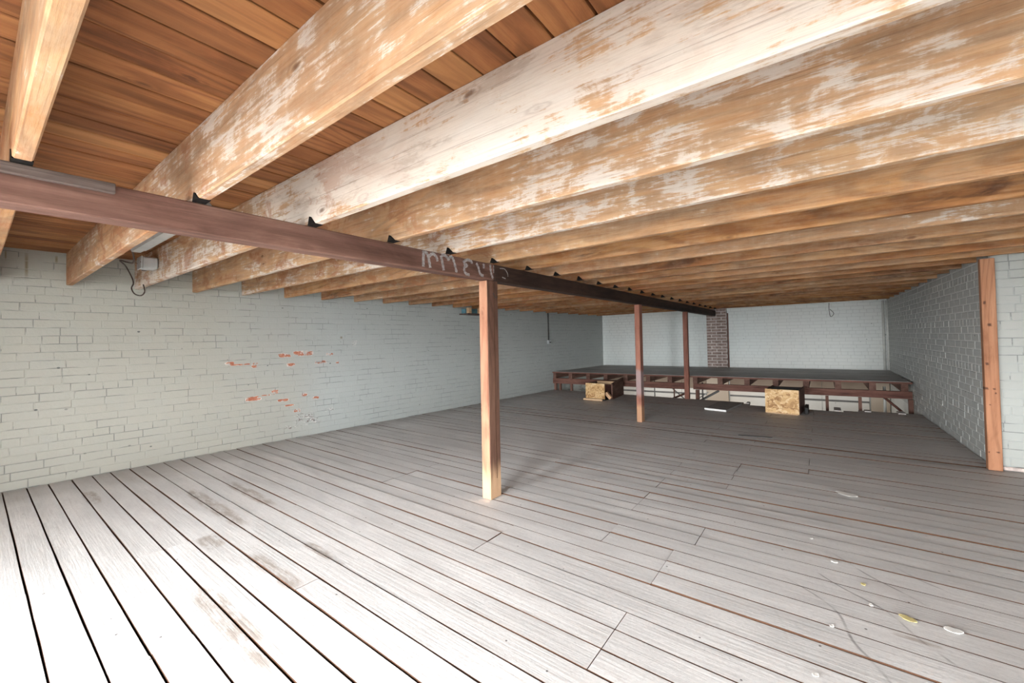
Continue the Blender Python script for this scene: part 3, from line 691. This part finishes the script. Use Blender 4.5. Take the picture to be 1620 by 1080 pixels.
bar('stair_rail', (-1.82, 7.55, -0.175), (-1.55, 7.55, 0.03), 0.009, 'pipe', 'thin pale sloping rail beside the dark stringer right of the far post', 'rail')
bar('stair_brace', (-2.18, 7.62, 0.07), (-1.95, 7.62, -0.13), 0.009, 'steel_strip', 'thin brace sloping down towards the foot of the far post', 'brace')
bar('stair_prop', (-2.16, 7.5, -0.13), (-1.93, 7.5, -0.02), 0.018, 'frame', 'short dark prop left of the far post under the platform', 'brace')
bar('diagonal_brace', (0.66, 7.6, 0.10), (0.90, 7.6, -0.15), 0.017, 'frame', 'dark diagonal brace under the right end of the platform', 'brace')
bar('hanger_rod', (-2.47, 7.6, 0.20), (-2.47, 7.6, -0.35), 0.012, 'steel_strip', 'thin grey upright rod under the platform behind the middle post', 'rod')
bar('upright_strut', (-2.04, 7.3, 0.20), (-2.04, 7.3, -0.35), 0.014, 'frame_z', 'thin upright strut under the platform left of the far post', 'rod')
bar('upright_strut', (-1.62, 7.45, 0.20), (-1.62, 7.45, -0.35), 0.014, 'steel_strip', 'thin upright strut under the platform right of the far post', 'rod')
bar('white_drain_pipe', (0.70, 7.9, 0.21), (0.70, 7.9, -0.6), 0.018, 'pipe', 'white vertical pipe under the right end of the platform', 'pipe')

# bare brick pier on the far wall
pr = empty('brick_pier', (-1.66, 9.0, 0.31)); PX0, PX1 = -1.842, -1.478
farbox('core', PX0+0.004, PX1-0.004, 0.004, 0.055, 0.312, ZC-0.03, 'mortar', pr)
r = 0; z = 0.314
while z < 1.66:
    u = PX0 - (0.09 if r % 2 else 0)
    while u < PX1-0.01:
        a, b = max(u, PX0), min(u+0.172, PX1)
        if b-a > 0.03: farbox('brick', a+0.004, b-0.004, 0.010, 0.0575+random.uniform(0, 0.004), z+0.006, z+0.050, 'bare_brick', pr)
        u += 0.18
    z += 0.0572; r += 1
box('shadow_batten', (PX1+0.002, PX1+0.022, yfar(PX1)-0.035, yfar(PX1)-0.008, 0.353, 1.42), 'frame_z', pr)
tag(pr, 'bare unpainted brown brick pier in the middle of the far wall', 'pier')
for x_, r_, lb in ((0.832, 0.017, 'left of the twin painted pipes in the far right corner'), (0.884, 0.020, 'right of the twin painted pipes in the far right corner')):
    tag(tube('corner_pipe', [(x_, yfar(x_)-0.05, DZ+0.004), (x_, yfar(x_)-0.05, 1.515)], r_, 'pipe', loc=(x_, 9.2, DZ)), lb, 'pipe', 'twin corner pipes')

# ------------------------------------------------------------------ boxes and loose things by the well
bl = empty('chipboard_box', (-2.88, 6.1, 0))
cbox('front_panel', -3.04, -2.715, 5.965, 5.985, 0.030, 0.268, 'osb', bl, c=0.002)
cbox('base_strip', -3.065, -2.745, 5.93, 5.962, 0.0005, 0.028, 'pale_wood', bl, c=0.002)
cbox('side_panel', -3.035, -3.012, 5.987, 6.40, 0.002, 0.262, 'frame_y', bl, c=0.002)
cbox('back_panel', -3.010, -2.72, 6.40, 6.42, 0.002, 0.262, 'frame', bl, c=0.002)
cbox('top_rail', -3.010, -2.72, 6.33, 6.396, 0.22, 0.268, 'pale_wood', bl, c=0.002)
cbox('base_panel', -3.010, -2.72, 5.99, 6.395, 0.003, 0.02, 'black', bl, c=0.002)
tag(bl, 'low box with a golden chipboard front, left of the middle post', 'box')
tag(link('plank_panel', [(-2.690, 6.163, 0.001), (-2.668, 6.163, 0.001), (-2.735, 6.787, 0.001), (-2.757, 6.787, 0.001), (-2.690, 6.163, 0.252), (-2.668, 6.163, 0.252), (-2.735, 6.787, 0.30), (-2.757, 6.787, 0.30)], BOXF, 'frame_y'),
    'dark brown plank panel standing on edge beside the small chipboard box', 'panel')
o = tag(cbox('timber_offcut', -0.06, 0.06, -0.03, 0.03, -0.025, 0.025, 'post', c=0.003), 'short reddish timber offcut leaning between chipboard box and plank panel', 'offcut')
o.location = (S*-2.700, S*6.075, S*0.075); o.rotation_euler = (0.1, math.radians(48), 0.2)
br = empty('chipboard_box', (-0.41, 6.3, 0))
def quadbox(name, pts, z0, z1, mat, parent=None):
    return link(name, [(x, y, z0) for x, y in pts] + [(x, y, z1) for x, y in pts], BOXF, mat, parent)
quadbox('front_panel', [(-0.592, 6.106), (-0.238, 6.080), (-0.237, 6.098), (-0.591, 6.124)], 0.004, 0.301, 'osb', br)
quadbox('base_strip', [(-0.575, 6.088), (-0.25, 6.064), (-0.249, 6.078), (-0.574, 6.102)], 0.0005, 0.012, 'pale_wood', br)
quadbox('side_panel', [(-0.250, 6.100), (-0.232, 6.099), (-0.195, 6.600), (-0.213, 6.601)], 0.002, 0.296, 'frame_y', br)
quadbox('side_panel', [(-0.590, 6.126), (-0.572, 6.125), (-0.535, 6.620), (-0.553, 6.621)], 0.002, 0.296, 'frame_y', br)
quadbox('back_panel', [(-0.534, 6.600), (-0.215, 6.578), (-0.214, 6.596), (-0.533, 6.618)], 0.002, 0.285, 'frame', br)
quadbox('lid', [(-0.570, 6.30), (-0.236, 6.28), (-0.214, 6.575), (-0.552, 6.597)], 0.270, 0.284, 'black', br)
tag(br, 'larger box with a golden chipboard front in front of the platform at right', 'box')
tag(cbox('black_tray', -0.188, -0.150, 6.19, 6.49, 0.001, 0.085, 'black', c=0.004, loc=(-0.17, 6.3, 0)), 'small black block on the floor tight against the larger chipboard box', 'block')
hp = empty('hatch_panel', (-1.1, 6.2, 0))
quadbox('sheet', [(-1.268, 5.926), (-1.002, 5.877), (-0.918, 6.577), (-1.204, 6.641)], 0.004, 0.026, 'hatch', hp)
quadbox('edge_strip', [(-1.269, 5.918), (-1.003, 5.869), (-1.002, 5.876), (-1.268, 5.925)], 0.004, 0.027, 'white_edge', hp)
tag(hp, 'grey flat hatch panel with a white front edge lying on the floor', 'panel')
tag(quadbox('steel_strip', [(-0.68, 4.555), (-0.40, 4.615), (-0.40, 4.655), (-0.68, 4.60)], 0.0032, 0.006, 'steel_strip'), 'flat dark grey metal strip on the floor before the chipboard boxes', 'strip')

# ------------------------------------------------------------------ fittings on wall and ceiling
fx = empty('light_fitting', (-2.6, 0.56, 1.53))
prism_y('cap', [(-3.062, 1.552), (-3.062, 1.60), (-3.058, 1.60), (-3.058, 1.552)], 0.528, 0.600, 'enamel', fx)
def prism_x(name, poly, x0, x1, mat, parent):
    n = len(poly); vs = [(x0, y, z) for y, z in poly] + [(x1, y, z) for y, z in poly]
    fs = [tuple(range(n))[::-1], tuple(range(n, 2*n))] + [(i, (i+1) % n, n+(i+1) % n, n+i) for i in range(n)]
    return link(name, vs, fs, mat, parent)
prism_x('reflector', [(0.505, 1.560), (0.520, 1.538), (0.610, 1.538), (0.625, 1.560), (0.600, 1.600), (0.530, 1.600)], -3.057, -2.02, 'enamel', fx)
prism_x('tube_cover', [(0.540, 1.536), (0.546, 1.522), (0.584, 1.522), (0.590, 1.536)], -3.040, -2.03, 'enamel', fx)
for x_ in (-2.9, -2.15): tube('hanger', [(x_, 0.565, 1.598), (x_, 0.565, ZC-0.001)], 0.004, 'iron', fx)
tag(fx, 'unlit grey enamel strip light between the first two joists above the girder', 'light fitting')
jb = empty('junction_box', (-3.9, 0.80, 1.58))
cbox('case', -3.93, -3.81, 0.745, 0.829, 1.55, 1.632, 'galv', jb, c=0.008)
jcv = cbox('cover', -3.935, -3.805, 0.734, 0.744, 1.546, 1.636, 'galv', jb, c=0.004)
for x_ in (-3.92, -3.82): box('screw', (x_-0.004, x_+0.004, 0.7325, 0.7338, 1.587, 1.595), 'iron', jcv)
cbox('bracket', -4.15, -3.94, 0.80, 0.829, 1.575, 1.612, 'ledger', jb, c=0.003)
tag(jb, 'galvanised junction box on the face of the second joist near left wall', 'junction box')
tag(tube('hanging_cable', spline([(-3.062, 0.55, 1.548), (-3.3, 0.60, 1.50), (-3.9, 0.64, 1.60), (-4.43, 0.76, 1.64), (-4.44, 0.80, 1.55), (-4.40, 0.80, 1.50), (-4.46, 0.80, 1.468), (-4.36, 0.80, 1.415), (-4.16, 0.80, 1.385), (-4.05, 0.80, 1.405), (-4.09, 0.80, 1.462)]), 0.0045, 'cable'),
    'thin brown cable looping below the second joist at the left wall', 'cable')
cd = empty('switch_conduit', (-4.16, 6.66, 0.9))
xw = lambda y: xl(y) + 0.02
tube('conduit', [(xw(6.66), 6.66, ZJ+0.06), (xw(6.66), 6.66, 0.955)], 0.008, 'iron', cd)
swb = cbox('switch_box', xl(6.62)+0.012, xl(6.62)+0.055, 6.615, 6.705, 0.885, 0.955, 'galv', cd, c=0.004)
box('switch_lever', (xl(6.62)+0.0555, xl(6.62)+0.068, 6.65, 6.668, 0.90, 0.925), 'iron', swb)
tag(cd, 'grey switch box at the end of a thin conduit on the left wall', 'switch')
bs = empty('wall_box', (-4.2, 4.65, 1.37)); x0 = xl(4.6)
cbox('shelf', x0+0.02, x0+0.20, 4.39, 5.05, 1.366, 1.384, 'ledger', bs, c=0.002)
for yb in (4.42, 4.66, 4.96): cbox('block', x0+0.14, x0+0.19, yb, yb+0.06, 1.385, 1.468, 'pale_wood', bs, c=0.002)
cbox('blue_insert', x0+0.03, x0+0.10, 4.43, 5.01, 1.385, 1.455, 'blue', bs, c=0.003)
tag(bs, 'wooden shelf with blue insert high on the left wall beside nearest post', 'shelf')
tag(tube('loose_wire', spline([(0.12, 8.86, 1.505), (0.117, 8.86, 1.40), (0.135, 8.86, 1.27), (0.18, 8.86, 1.32), (0.13, 8.86, 1.395)]), 0.004, 'black'), 'thin loose wire loop hanging from the ceiling before the far wall', 'wire')

# ------------------------------------------------------------------ scraps on the floor
def scrap(name, cx, cy, lx, ly, ang, mat, label, cat):
    n = 7; vs, fs = [], []
    ca, sa = math.cos(ang), math.sin(ang); rr = random.Random(name+label)
    for zt in (0.0066, 0.0045):
        for i in range(n):
            t = i/(n-1)*2-1; w_ = (1-abs(t)**2.5)*ly*rr.uniform(0.6, 1.0) + 0.002
            for s_ in (-1, 1):
                a, b = t*lx, s_*w_
                vs.append((cx+a*ca-b*sa, cy+a*sa+b*ca, zt + 0.0015*abs(t)*(0.5+0.5*s_)))
    for i in range(n-1): fs.append((2*i, 2*i+2, 2*i+3, 2*i+1)); o = 2*n; fs.append((o+2*i+1, o+2*i+3, o+2*i+2, o+2*i))
    for i in range(n-1):
        for s_ in (0, 1): fs.append((2*i+s_, 2*i+2+s_, 2*n+2*i+2+s_, 2*n+2*i+s_))
    fs.append((0, 1, 2*n+1, 2*n)); fs.append((2*n-2, 2*n-1, 4*n-1, 4*n-2))
    return tag(link(name, vs, fs, mat, loc=(cx, cy, 0.004)), label, cat, 'scraps on the floor')
scrap('paper_scrap', 0.098, 3.255, 0.056, 0.040, -0.35, 'paper', 'largest torn white paper scrap on the floor at middle right', 'scrap')
scrap('paper_scrap', 0.324, 1.970, 0.024, 0.015, 0.15, 'paper', 'white oval scrap on the floor near the lower right corner', 'scrap')
scrap('cardboard_scrap', 0.213, 1.962, 0.024, 0.013, -0.4, 'chip_yellow', 'yellowish torn strip on the floor left of the white oval scrap', 'scrap')
scrap('wood_chip', 0.106, 2.129, 0.008, 0.008, 0.2, 'chip_yellow', 'tiny square yellow chip on the floor above the yellowish strip', 'chip')
scrap('paper_chip', 0.019, 2.268, 0.012, 0.008, 0.1, 'paper', 'small pale sliver on the floor above and left of the yellow chip', 'chip')
scrap('paper_chip', 0.002, 1.768, 0.007, 0.005, 0.6, 'paper', 'small white flake on the floor left of the yellowish strip', 'chip')
scrap('paper_chip', 0.118, 1.983, 0.007, 0.005, 1.1, 'paper', 'small white flake on the floor just below the yellow chip', 'chip')
scrap('paper_chip', -0.064, 2.463, 0.006, 0.005, 0.3, 'paper', 'tiny white flake on the floor below left of the largest paper scrap', 'chip')
scrap('paper_chip', -0.040, 1.488, 0.009, 0.006, 0.5, 'paper', 'pale flake on the floor at the bottom edge of the picture', 'chip')
